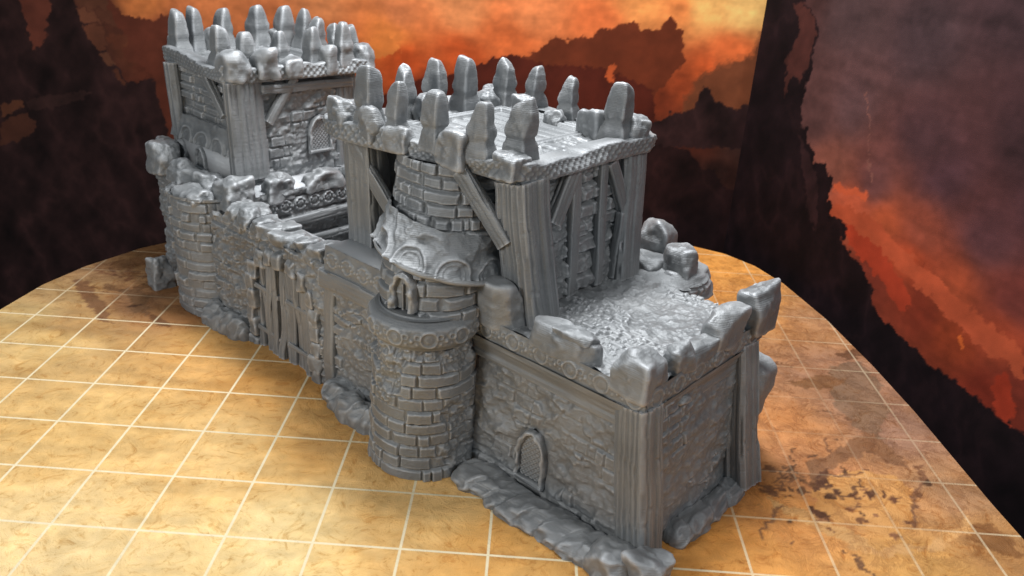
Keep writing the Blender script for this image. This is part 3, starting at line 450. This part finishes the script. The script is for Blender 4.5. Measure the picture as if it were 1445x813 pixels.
# cornice (smooth reeded band) and carved frieze
def bandh(s, t): return .035 * sst(0, .03, t) * (1 - .5 * sst(.10, .13, t)) + .02 * np.sin(np.clip(t, 0, .3) * 40) * .25 + .006 * noise(s * 3, t * 30, 0, 3) + .03 * sst(.2, .27, t)
mk('cornice', [panel((-2.45, -.05, BZ - .33), (2.48, 0, 0), (0, -.05, .33), (0, -1, 0), bandh), panel((.03, -.05, BZ - .33), (0, 2.55, 0), (.05, 0, .33), (1, 0, 0), bandh)], K)
fh = lambda s, t: frieze(s, t, .24, 2)
mk('frieze', [panel((-2.45, -.12, BZ), (2.57, 0, 0), (0, .0, .26), (0, -1, 0), fh), panel((.11, -.12, BZ), (0, 2.7, 0), (0, 0, .26), (1, 0, 0), fh),
   slabbox((-2.4, -.10, BZ + .005), (.09, 2.57, BZ + .13))], K)
def cobble(s, t):
    a = bricks(s, t, .105, .13, 40, .022, .03, .02, .04); m = sst(.0, .3, fbm(s * 1.1, t * 1.1, 3, 2, 9) + .25); return a * m + .03 * fbm(s * 5, t * 5, 0, 5, 6) * (1.3 - m)
mk('block_floor', [panel((-2.6, -.05, 2.08), (2.65, 0, 0), (0, 2.6, 0), (0, 0, 1), cobble)], K)
for q, (u, w_, z, sx, sy, sz) in enumerate([(-2.26, .0, 2.05, .74, .36, .58), (-1.16, .03, 2.04, .92, .32, .34), (-.98, .03, 2.30, .50, .26, .10), (-.12, .05, 2.02, .50, .48, .44),
        (.0, .62, 2.04, .26, .36, .36), (-.02, 1.2, 2.04, .30, .80, .24), (-.02, 1.68, 2.04, .34, .74, .46), (.02, 2.46, 2.0, .42, .60, .62), (-.1, 2.62, 2.05, .3, .4, .40)]):
    mk('merlon', [rock((u, w_, z), (sx, sy, sz), 60 + q, 7, 5, p=16, rgh=.028)], K)
# foundation rubble
mk('rock_footing', [ridge([(-2.3, -.38), (-1.2, -.42), (.1, -.42)], .31, .20, 5, lump=.27)], K, label='lumpy rubble bank along the low block front')
mk('rock_footing', [ridge([(.38, 2.0), (.42, 1.2), (.40, .35)][::-1], .20, .17, 6, lump=.4)], K)
mk('corner_boulder', [rock((.18, -.42, -.03), (.55, .5, .30), 71, 6, 5, rgh=.05), rock((.56, -.30, -.03), (.42, .45, .40), 72, 5, 5, rgh=.05)], K, label='rough boulder at the foot of the near corner')
# --- near turret
TC = (-2.98, -.45)
def low_r(t): return .665 - .05 * t + .02 * sst(.12, 0, t)
def th1(s, t):
    m = sst(.05, .3, fbm(s * 1.8, t * 1.5, 8, 2, 3) + sst(.9, 1.4, t) * sst(.7, 1.05, s) * .9 - .2)
    return bricks(s, t, .168, .40, 14, .018, .045, .018, .014) * (1 - .7 * m) + m * (.06 * fbm(s * 5, t * 6, 0, 4, 4) - .01)
mk('round_turret', [curved(TC, TC, low_r, -125, 150, -.01, 1.9, th1, .012), slabbox((-3.4, -.6, .0), (-2.5, .1, 1.9))], K, label='round brick turret at the low block corner')
def ring_r(t): return .645 + .055 * sst(0, .22, t) - .14 * sst(.68, 1., t)
mk('turret_ring', [curved(TC, TC, ring_r, -125, 155, 1.84, 2.24, lambda s, t: frieze(s, t - .04, .26, 5, .42) * sst(0.02, .08, t) * sst(.32, .26, t)), curved(TC, TC, lambda t: .02 + .60 * (1 - t), -180, 180, 2.215, 2.27, lambda s, t: 0 * s, .04)], K, label='carved ring band round the turret')
BC0, BC1 = (-3.02, -.28), (-3.05, -.18)
WA = 13.
def bayh(s, t):
    a = bricks(s, t, .18, .34, 22, .024, .055, .018, .012, ragged=.1); wx = math.radians(WA) * .66; d = arch_d(s, t, wx, .27, .07, .46)
    n = fbm(s * 2, t * 2, 4, 2, 4); return np.where(d < .01, -.09, a * sst(.01, .10, d)) 
mk('turret_bay', [curved(BC0, BC1, lambda t: .64 - .05 * sst(.6, 1, t), -120, 150, 2.10, 2.84, bayh, .011)], K, label='curved bay wall of the turret, stepped in above the ring')
a_ = math.radians(WA); dirn = (math.sin(a_), -math.cos(a_), 0); axn = (math.cos(a_), math.sin(a_), 0); pc = vec(BC0[0] + .63 * math.sin(a_), BC0[1] - .63 * math.cos(a_), 2.27)
wi = mk('window', [panel(pc - vec(*axn) * .11, vec(*axn) * .22, (0, 0, .4), dirn, lambda s, t: .01 * gr(s, .11, .012) + .01 * gr(t, .2, .012), .01)], K, label='small arched window in the turret bay')
mk('frame', [arch_frame(tuple(pc), axn, dirn, .27, .45, .075, .16, 6)], wi); mk('mullion', beam(pc + vec(0, 0, .0) + vec(*dirn) * .03, pc + vec(0, 0, .34) + vec(*dirn) * .03, .03, .03, (0, 1, 0), 7, dep=.003), wi)
# awning: two rows of round shells over a sloping lip
def aw_r(t): return .80 - .03 * sst(0, .9, t) + .03 * gr(t, .03, .05)
def awh(s, t):
    o = 0
    for c in (-.82, -.28, .25, .78, 1.3, 1.82):
        r = np.hypot(s - c, (t - .04) * 1.15); o = o + .045 * gr(r, .20, .03) + .022 * gr(r, .135, .02) + .016 * sst(.12, .08, r)
    return o + .045 * fbm(s * 3.2, t * 4, 0, 4, 5) + .03 * sst(.16, .26, t) * (1 - 2 * np.abs(fbm(s * 2.8, t * 4.5, 3, 3, 9)))
AS = .16     # the lip drops towards the near end
aw = curved((-3.08, -.08), (-3.24, .24), aw_r, -118, 145, 2.80, 3.24, awh, .012); lip = curved((-3.05, -.12), (-3.05, -.12), lambda t: .82 + 0 * t, -118, 145, 2.76, 2.83, lambda s, t: .012 * noise(s * 5, t * 9) + .02 * np.sin(t * 45), .012); und = curved((-3.05, -.12), (-3.05, -.12), lambda t: .55 + .27 * t, -118, 145, 2.755, 2.762, lambda s, t: 0 * s, .03)
for V_, F_ in (aw, lip, und): V_[:, 2] -= .20 * ((V_[:, 0] + 3.05) * .74 + (V_[:, 1] + .55) * .67) + .0   # the band sags towards the near end
mk('awning', [aw, lip, und], K, label='band of shell arches over the turret bay')
mk('curved_wall', [curved((-3.26, .36), (-3.44, .56), lambda t: .79 - .01 * t, -112, 120, 2.98, 3.87, lambda s, t: bricks(s, t, .15, .32, 33, .024, .055, .02, .02), .012)], K, label='curved brick wall of the near tower between the posts')
# --- near tower shell: side wall (towards the low block), front infill, back wall
def sideh(s, t):
    a = mixed(s, t, 51, .02, rh=.2, bw=.4, dep=.06); lad = (s > .80) & (s < 1.45); b = .6 * a + bricks(s * .6 + .05 * noise(t * 3, 2, 0, 3), t + .05 * noise(t * 2, s, 0, 5), .25, .5, 53, .05, .06, .03, .04, .02); return np.where(lad, b - .02, a + .03 * sst(.9, .3, t) * sst(.8, .5, s))
mk('side_wall', [panel((-2.10, .35, 2.1), (0, 2.2, 0), [(-.10, 0, 1.72), (-.10, 0, 1.72)], (1, 0, 0), sideh)], K, label='near tower side wall of stone and timber')
mk('front_wall', [panel((-4.6, .34, 2.1), (1.5, 0, 0), (0, 0, .95), (0, -1, 0), lambda s, t: mixed(s, t, 52, .1)), panel((-2.55, .30, 2.1), (.35, 0, 0), (0, 0, 1.74), (0, -1, 0), lambda s, t: mixed(s, t, 54, .3))], K, label='near tower front wall beside the curved bay')
mk('back_wall', [slabbox((-5.0, 2.5, 2.0), (-2.15, 2.6, 3.86)), slabbox((-5.05, .4, 2.0), (-4.95, 2.6, 3.86)), slabbox((-5.05, .25, 1.9), (-2.3, 2.6, 2.1))], K, smooth=False)
mk('corner_post', beam((-4.85, .20, 2.02), (-4.86, .12, 3.84), .52, .34, (0, 1, 0), 21, 1.0, per=.10), K)
mk('corner_post', beam((-1.94, .42, 2.06), (-2.18, .28, 3.84), .42, .44, (0, 1, 0), 22, 1.04, per=.085, dep=.035), K)
mk('corner_post', beam((-2.05, 2.42, 2.06), (-2.22, 2.52, 3.86), .34, .42, (0, 1, 0), 23, 1.0, per=.08, dep=.03), K)
mk('corner_post', beam((-4.9, 2.6, 2.02), (-4.9, 2.6, 3.86), .4, .4, (0, 1, 0), 24, 1.0), K)
for q, (a, b, wx, wy) in enumerate([((-4.98, -.02, 3.78), (-4.18, .10, 2.86), .20, .12), ((-2.84, -.06, 3.84), (-2.18, .10, 3.06), .22, .12),
        ((-2.06, 1.28, 2.1), (-2.12, 1.22, 3.84), .16, .12), ((-2.06, 1.86, 2.1), (-2.12, 1.80, 3.84), .13, .14),
        ((-2.05, .78, 3.20), (-2.09, 1.14, 3.82), .20, .12), ((-2.05, 2.34, 3.05), (-2.09, 1.92, 3.80), .16, .12), ((-2.04, 2.2, 2.1), (-2.04, 2.25, 3.05), .12, .10)]):
    mk('brace', beam(a, b, wx, wy, (0, 1, 0) if q < 2 else (1, 0, 0), 80 + q, per=.09, dep=.012), K)
# --- gate wall between the towers
GW = -.38
def gateh(s, t):
    x = s - 8.2; d = np.hypot((x + 6.22) / .86, np.clip(t - .9, 0, 9) / .78) - 1; ins_ = (d < 0)
    a = mixed(s, t, 61, -.08, bw=.3) + .02; return np.where(ins_, -.16, a * sst(0, .12, d))
mk('gate_wall', [panel((-8.2, GW, -.01), (4.9, 0, 0), (0, 0, 2.0), (0, -1, 0), gateh), slabbox((-8.1, GW + .28, 0), (-3.4, .25, 1.93))], K, label='stone curtain wall holding the gate')
ga = []
for q in range(17):
    t_ = q / 16.; k = 1.9 + 2.4; dd = t_ * k
    if dd < .95: x, z = -7.06 + .05 * math.sin(q * 2.7), dd
    elif dd > k - .95: x, z = -5.36, k - dd
    else: an = np.pi * (1 - (dd - .95) / (k - 1.9)); x, z = -6.21 + .86 * math.cos(an), .92 + .80 * math.sin(an)
    ga.append(rock((x, GW - .03, z - .12 + rnd.uniform(-.02, .02)), (rnd.uniform(.18, .26), .20, rnd.uniform(.24, .34)), 200 + q, 5, 4, rgh=.03))
mk('gate_arch', ga, K, label='rough stone surround of the gate')
gate = mk('gate', [slabbox((-7.0, GW + .08, 0), (-5.42, GW + .14, 1.70))], K, smooth=False, label='double gate of upright planks with straps')
x = -7.0; q = 0
while x < -5.45:
    wd = [.16, .12, .19, .14, .17, .11][q % 6]; zc = .92 + .80 * math.sqrt(max(0, 1 - ((x + wd / 2 + 6.21) / .86)**2))
    mk('plank', beam((x + wd / 2, GW + .05 - rnd.uniform(-.02, .06), 0.), (x + wd / 2 + rnd.uniform(-.02, .02), GW + .05 - rnd.uniform(-.02, .04), max(1.0, zc - .04)), wd * .80, .12, (0, 1, 0), 90 + q, per=.06, dep=.02, res=.015, lump=.03), gate); x += wd; q += 1
for z in (.32, 1.05):
    for (a, b) in ((-6.95, -6.35), (-6.1, -5.45)): mk('strap', beam((a, GW - .03, z), (b, GW - .03, z), .07, .05, (0, 1, 0), 99, per=.3, dep=.006, lump=.03), gate)
for q, (u, z, sx, sz) in enumerate([(-7.62, 1.88, .34, .30), (-7.28, 1.92, .36, .28), (-6.88, 1.90, .32, .24), (-6.52, 1.92, .38, .22), (-6.14, 1.88, .34, .24), (-5.80, 1.91, .32, .22), (-5.42, 1.86, .40, .30)]):
    mk('wall_stone', [rock((u, -.20, z), (sx, .50, sz), 230 + q, 6, 5, rgh=.04)], K)
mk('plank_band', beam((-5.15, GW - .07, 1.82), (-3.50, GW - .07, 1.84), .26, .12, (0, 1, 0), 44, per=.09, dep=.012), K)
mk('parapet_block', [panel((-5.05, GW - .08, 1.96), (1.5, 0, 0), (0, .03, .36), (0, -1, 0), lambda s, t: frieze(s, t, .34, 9, .34) + .01), slabbox((-5.06, GW - .05, 1.94), (-3.5, .2, 2.30))], K, label='carved block on the wall top beside the turret')
mk('gate_post', beam((-5.0, GW - .02, 0), (-5.0, GW - .02, 1.78), .20, .14, (0, 1, 0), 45, per=.5, dep=.02, lump=.03), K)
mk('rock_footing', [ridge([(-4.95, GW - .12), (-4.2, GW - .25), (-3.55, -.62)], .24, .34, 15, lump=.22)], K, label='rubble bank between gate and turret')
mk('rock_footing', [ridge([(-8.35, -.55), (-7.7, -.48), (-7.15, -.42)], .24, .36, 16, lump=.3)], K)
# --- far block and its turret
mk('round_turret', [curved((-8.78, -.02), (-8.92, .04), lambda t: .69 - .0 * t, -150, 130, -.01, 2.1, lambda s, t: bricks(s, t, .17, .36, 71, .02, .045, .03, .03), .016)], K, label='brick turret at the foot of the far tower')
mk('front_wall', [panel((-10.8, .0, -.01), (3.0, 0, 0), (0, .0, 2.1), (0, -1, 0), lambda s, t: mixed(s, t, 72, .0), .018)], K)
mk('side_wall', [panel((-8.05, -.1, -.01), (0, 2.9, 0), (0, 0, 2.1), (1, 0, 0), lambda s, t: mixed(s, t, 73, .12) + .05 * gr(t, 1.55, .05), .018), slabbox((-10.75, .05, 0), (-8.1, 2.75, 2.08))], K, label='far block wall inside the gate passage')
mk('passage_floor', [panel((-8.1, -.2, .06), (3.0, 0, 0), (0, 3.0, 0), (0, 0, 1), lambda s, t: bricks(s, t, .3, .35, 76), .03), slabbox((-8.1, -.1, -.0), (-5.1, 2.8, .05))], K)
mk('back_wall', [panel((-5.1, 2.6, 0), (-3, 0, 0), (0, 0, 1.5), (0, -1, 0), lambda s, t: mixed(s, t, 77, .1), .03), slabbox((-8.1, 2.62, 0), (-5.0, 2.8, 1.5))], K)
mk('beam', beam((-7.98, -.1, 1.52), (-7.98, 2.9, 1.52), .16, .16, (0, 0, 1), 74, per=.1, dep=.01), K)
mk('beam', beam((-7.98, -.1, 1.16), (-7.98, 2.9, 1.10), .14, .12, (0, 0, 1), 75, per=.1, dep=.01), K)
mk('frieze', [panel((-7.99, -.2, 1.68), (0, 3.0, 0), (0, 0, .26), (1, 0, 0), lambda s, t: frieze(s, t, .26, 12, .3) * 1.5), panel((-10.8, -.06, 1.8), (2.8, 0, 0), (0, 0, .26), (0, -1, 0), lambda s, t: frieze(s, t, .26, 13, .3), .02)], K)
for q, (u, w_, z, sx, sy, sz) in enumerate([(-8.25, .05, 1.90, .62, .60, .60), (-8.15, .86, 1.92, .42, .66, .46), (-8.15, 1.72, 1.92, .40, .80, .42), (-8.15, 2.5, 1.92, .4, .6, .44),
        (-9.0, .0, 1.98, .72, .50, .46), (-9.75, -.05, 2.0, .55, .45, .40), (-10.45, .0, 2.0, .50, .48, .62), (-10.8, .15, 1.95, .40, .45, .66), (-8.75, -.28, 1.86, .80, .62, .40), (-9.2, -.35, 1.80, .5, .4, .36)]):
    mk('merlon', [rock((u, w_, z), (sx * .95, sy * .95, sz * .86), 260 + q, 9, 5, p=12, rgh=.05)], K)
mk('corner_boulder', [rock((-10.1, -.55, -.05), (.44, .44, .66), 301, 9, 5, p=10, rgh=.05)], K, label='boulder beside the far turret')
# --- far tower
mk('side_wall', [panel((-8.72, .4, 2.05), (0, 2.3, 0), (0, 0, 1.8), (1, 0, 0), wall_h(81, (1.70, .42, .46, .60), cover=-.06, rh=.2), .016)], K, label='far tower side wall of rubble with a lattice window')
window(K, (-8.66, 2.10, 2.50), (0, 1, 0), (1, 0, 0), .40, .58, 9, label='pointed lattice window in the far tower')
mk('front_wall', [panel((-11.0, .62, 2.05), (2.2, 0, 0), (0, 0, 1.8), (0, -1, 0), lambda s, t: bricks(s, t, .15, .33, 83, .022, .05, .03, .02) * sst(.72, .85, t) + .10 * gr(t, .55, .12) + .05 * fbm(s * 3, t * 3, 0, 3, 7) * sst(.9, .6, t), .016)], K, label='far tower front wall, brick above a carved band')
mk('back_wall', [slabbox((-11.0, 2.6, 2.0), (-8.75, 2.7, 3.86)), slabbox((-11.1, .65, 2.0), (-11.0, 2.7, 3.86))], K, smooth=False)
for q, (a, b, wx, wy) in enumerate([((-8.66, .62, 2.2), (-8.70, .60, 3.86), .20, .56), ((-10.78, .60, 2.1), (-10.86, .56, 3.86), .2, .26), ((-8.8, 2.7, 2.1), (-8.8, 2.7, 3.86), .3, .4), ((-11.0, 2.7, 2.1), (-11.0, 2.7, 3.86), .4, .4)]):
    mk('corner_post', beam(a, b, wx, wy, (0, 1, 0), 120 + q, 1.03, per=.11, dep=.035), K)
mk('brace', beam((-8.64, 1.02, 3.12), (-8.64, 1.58, 3.84), .14, .12, (1, 0, 0), 131, per=.12, dep=.01), K)
mk('brace', beam((-9.62, .48, 3.84), (-9.1, .48, 3.2), .14, .12, (0, 1, 0), 132, per=.12, dep=.01), K)
mk('beam', beam((-8.66, .9, 3.70), (-8.66, 2.8, 3.66), .20, .14, (0, 0, 1), 133, per=.12, dep=.008), K)
def shellband(s, t):
    o = 0
    for c in (.5, 1.05, 1.6, 2.15): r = np.hypot(s - c, t - .05); o = o + .05 * gr(r, .2, .04) + .02 * gr(r, .12, .03)
    return o + .04 * fbm(s * 3, t * 3, 0, 3, 8)
mk('awning', [panel((-10.9, .40, 2.55), (2.0, 0, 0), (0, .12, .42), (0, -1, 0), shellband), slabbox((-10.9, .42, 2.0), (-8.9, .66, 2.56))], K)
for k_, c in enumerate((-10.6, -9.9)): window(K, (c, .41, 2.15), (1, 0, 0), (0, -1, 0), .26, .34, 140 + k_)
# --- roofs
def roof(outline, z0, z1, lipz, stones, seed, lvl, label, edge_h=None):
    o = smooth_loop(outline, 700); n = len(o); tg = np.roll(o, -1, 0) - np.roll(o, 1, 0); tg /= np.linalg.norm(tg, axis=1)[:, None]; nn = np.stack([tg[:, 1], -tg[:, 0]], 1)
    if ((o - o.mean(0)) * nn).sum() < 0: nn = -nn
    per = np.r_[0, np.cumsum(np.linalg.norm(np.diff(np.vstack([o, o[:1]]), axis=0), axis=1))][:-1]
    lipv = lipz + .03 + (.05 * noise(per * 1.4, 0, 0, seed) + .03 * noise(per * 4, 3, 0, seed)) if edge_h is None else edge_h(o, per)
    prof = [(-.5, 0), (-.04, 0), (0, .02)] + [(0, k) for k in np.linspace(.04, .96, 22)] + [(-.01, 1.), (-.06, 1.05), (-.14, 1.04), (-.26, .9), (-.36, .3)]
    P = np.zeros((n, len(prof), 3)); ff = np.array(prof)
    for k, (dn, f) in enumerate(prof):
        hh = (z1 - z0); disp = weave(per, np.full(n, f * hh), hh, seed) if 0 < k < 25 else 0
        bulge = .045 * noise(per * 1.6, f, 0, seed + 4)
        zz = z0 + f * (lipv - z0) if k < 27 else z1 + (lipv - z1) * (f - .5) * 1.8
        r_ = dn + disp + bulge * (1 if k > 1 else 0); P[:, k, :2] = o + nn * np.broadcast_to(r_, n)[:, None]; P[:, k, 2] = zz
    sl = mk('tower_roof', [(P.reshape(-1, 3), gridf(n, len(prof), True))], K, label=label)
    (x0, y0), (x1, y1) = o.min(0) + .14, o.max(0) - .14
    def fl(s, t):
        X_, Y_ = s / (x1 - x0), t / (y1 - y0); fr = np.maximum(np.abs(X_ - .52) / .27, np.abs(Y_ - .52) / .30); pk = .04 * np.abs(np.sin(t * 15))**.5 + .01 * noise(s * 2, np.floor(t * 15 / np.pi) * 5.3)
        return np.where(fr < .93, pk - .045, np.where(fr < 1.08, .035 + .01 * np.sin(fr * 60), .022 * fbm(s * 6, t * 6, 0, 4, seed) + bricks(s, t, .17, .25, seed, .03, .02, .015, .05)))
    V, F = panel((x0, y0, z1 - .04), (x1 - x0, 0, 0), (0, y1 - y0, 0), (0, 0, 1), fl, .016)
    ii = inside(V[:, 0], V[:, 1], [tuple(a) for a in (o - nn * .17)[::5]]); kp = ii[F].all(1); mk('roof_floor', [(V, F[kp]), ((np.r_[np.c_[o - nn * .4, np.full(n, z0 + .01)], [[*o.mean(0), z0 + .01]]]), np.stack([np.arange(n), (np.arange(n) + 1) % n, np.full(n, n)], 1))], sl)
    for q, (t_, u, w_, h_, wd) in enumerate(stones):
        sd = seed * 7 + q
        if t_ == 's': mk('spiked_merlon', [rock((u, w_, z1 - .10), (wd * .92, wd * .84, h_ + .10), sd, 1, lvl, rnd.uniform(-.15, .15), 13, True, .022)], sl)
        else: mk('low_merlon', [rock((u, w_, z1 - .16), (wd * .96, wd * .82, h_ + .05), sd, 8, lvl, rnd.uniform(-.25, .25), 13, False, .04)], sl)
    return sl
NEAR = [(-5.3, .1), (-5.25, -.25), (-4.9, -.38), (-4.4, -.33), (-3.87, -.2), (-3.2, -.09), (-2.5, -.02), (-2.15, -.02), (-1.98, .14), (-1.95, .6), (-2.0, 1.5), (-2.0, 2.3), (-1.95, 2.6), (-2.05, 2.85), (-2.4, 3.0), (-3.4, 3.0), (-5.0, 3.0), (-5.25, 2.8), (-5.3, 1.5)]
roof(NEAR, 3.84, 4.03, 4.04, NEARSTONES, 5, 5, 'near tower roof slab with woven edge and plank hatch')
FAR = [(-11.3, .75), (-11.15, .52), (-10.5, .48), (-9.4, .36), (-8.75, .26), (-8.55, .4), (-8.5, 1.2), (-8.45, 2.4), (-8.45, 3.0), (-8.7, 3.3), (-10, 3.3), (-11.2, 3.1), (-11.3, 2.8), (-11.3, 1.5)]
roof(FAR, 3.84, 4.03, 4.06, FARSTONES, 6, 4, 'far tower roof slab with chipped parapet')
# --- round bastion at the back of the low block
mk('back_bastion', [curved((-1.75, 3.05), (-1.75, 3.05), lambda t: .60 + .04 * gr(t, .97, .05), 0, 360, -.01, 2.05, lambda s, t: bricks(s, t, .17, .38, 95, .024, .06, .03, .02), .02), rock((-1.75, 3.05, 1.80), (1.35, 1.3, .30), 345, 6, 5, rgh=.06)], K, label='round bastion behind the low block')
for q, (u, w_, z, sx, sy, sz) in enumerate([(-2.15, 3.45, 2.0, .56, .44, .66), (-1.55, 3.2, 1.96, .50, .46, .50), (-2.1, 3.0, 1.98, .7, .5, .25), (-1.5, 3.1, 1.62, .5, .5, .5), (.02, 2.62, .74, .52, .62, .78), (-.2, 2.75, -.02, .6, .6, .9)]):
    mk('merlon', [rock((u, w_, z), (sx, sy, sz), 320 + q, 6, 5, rgh=.03)], K)
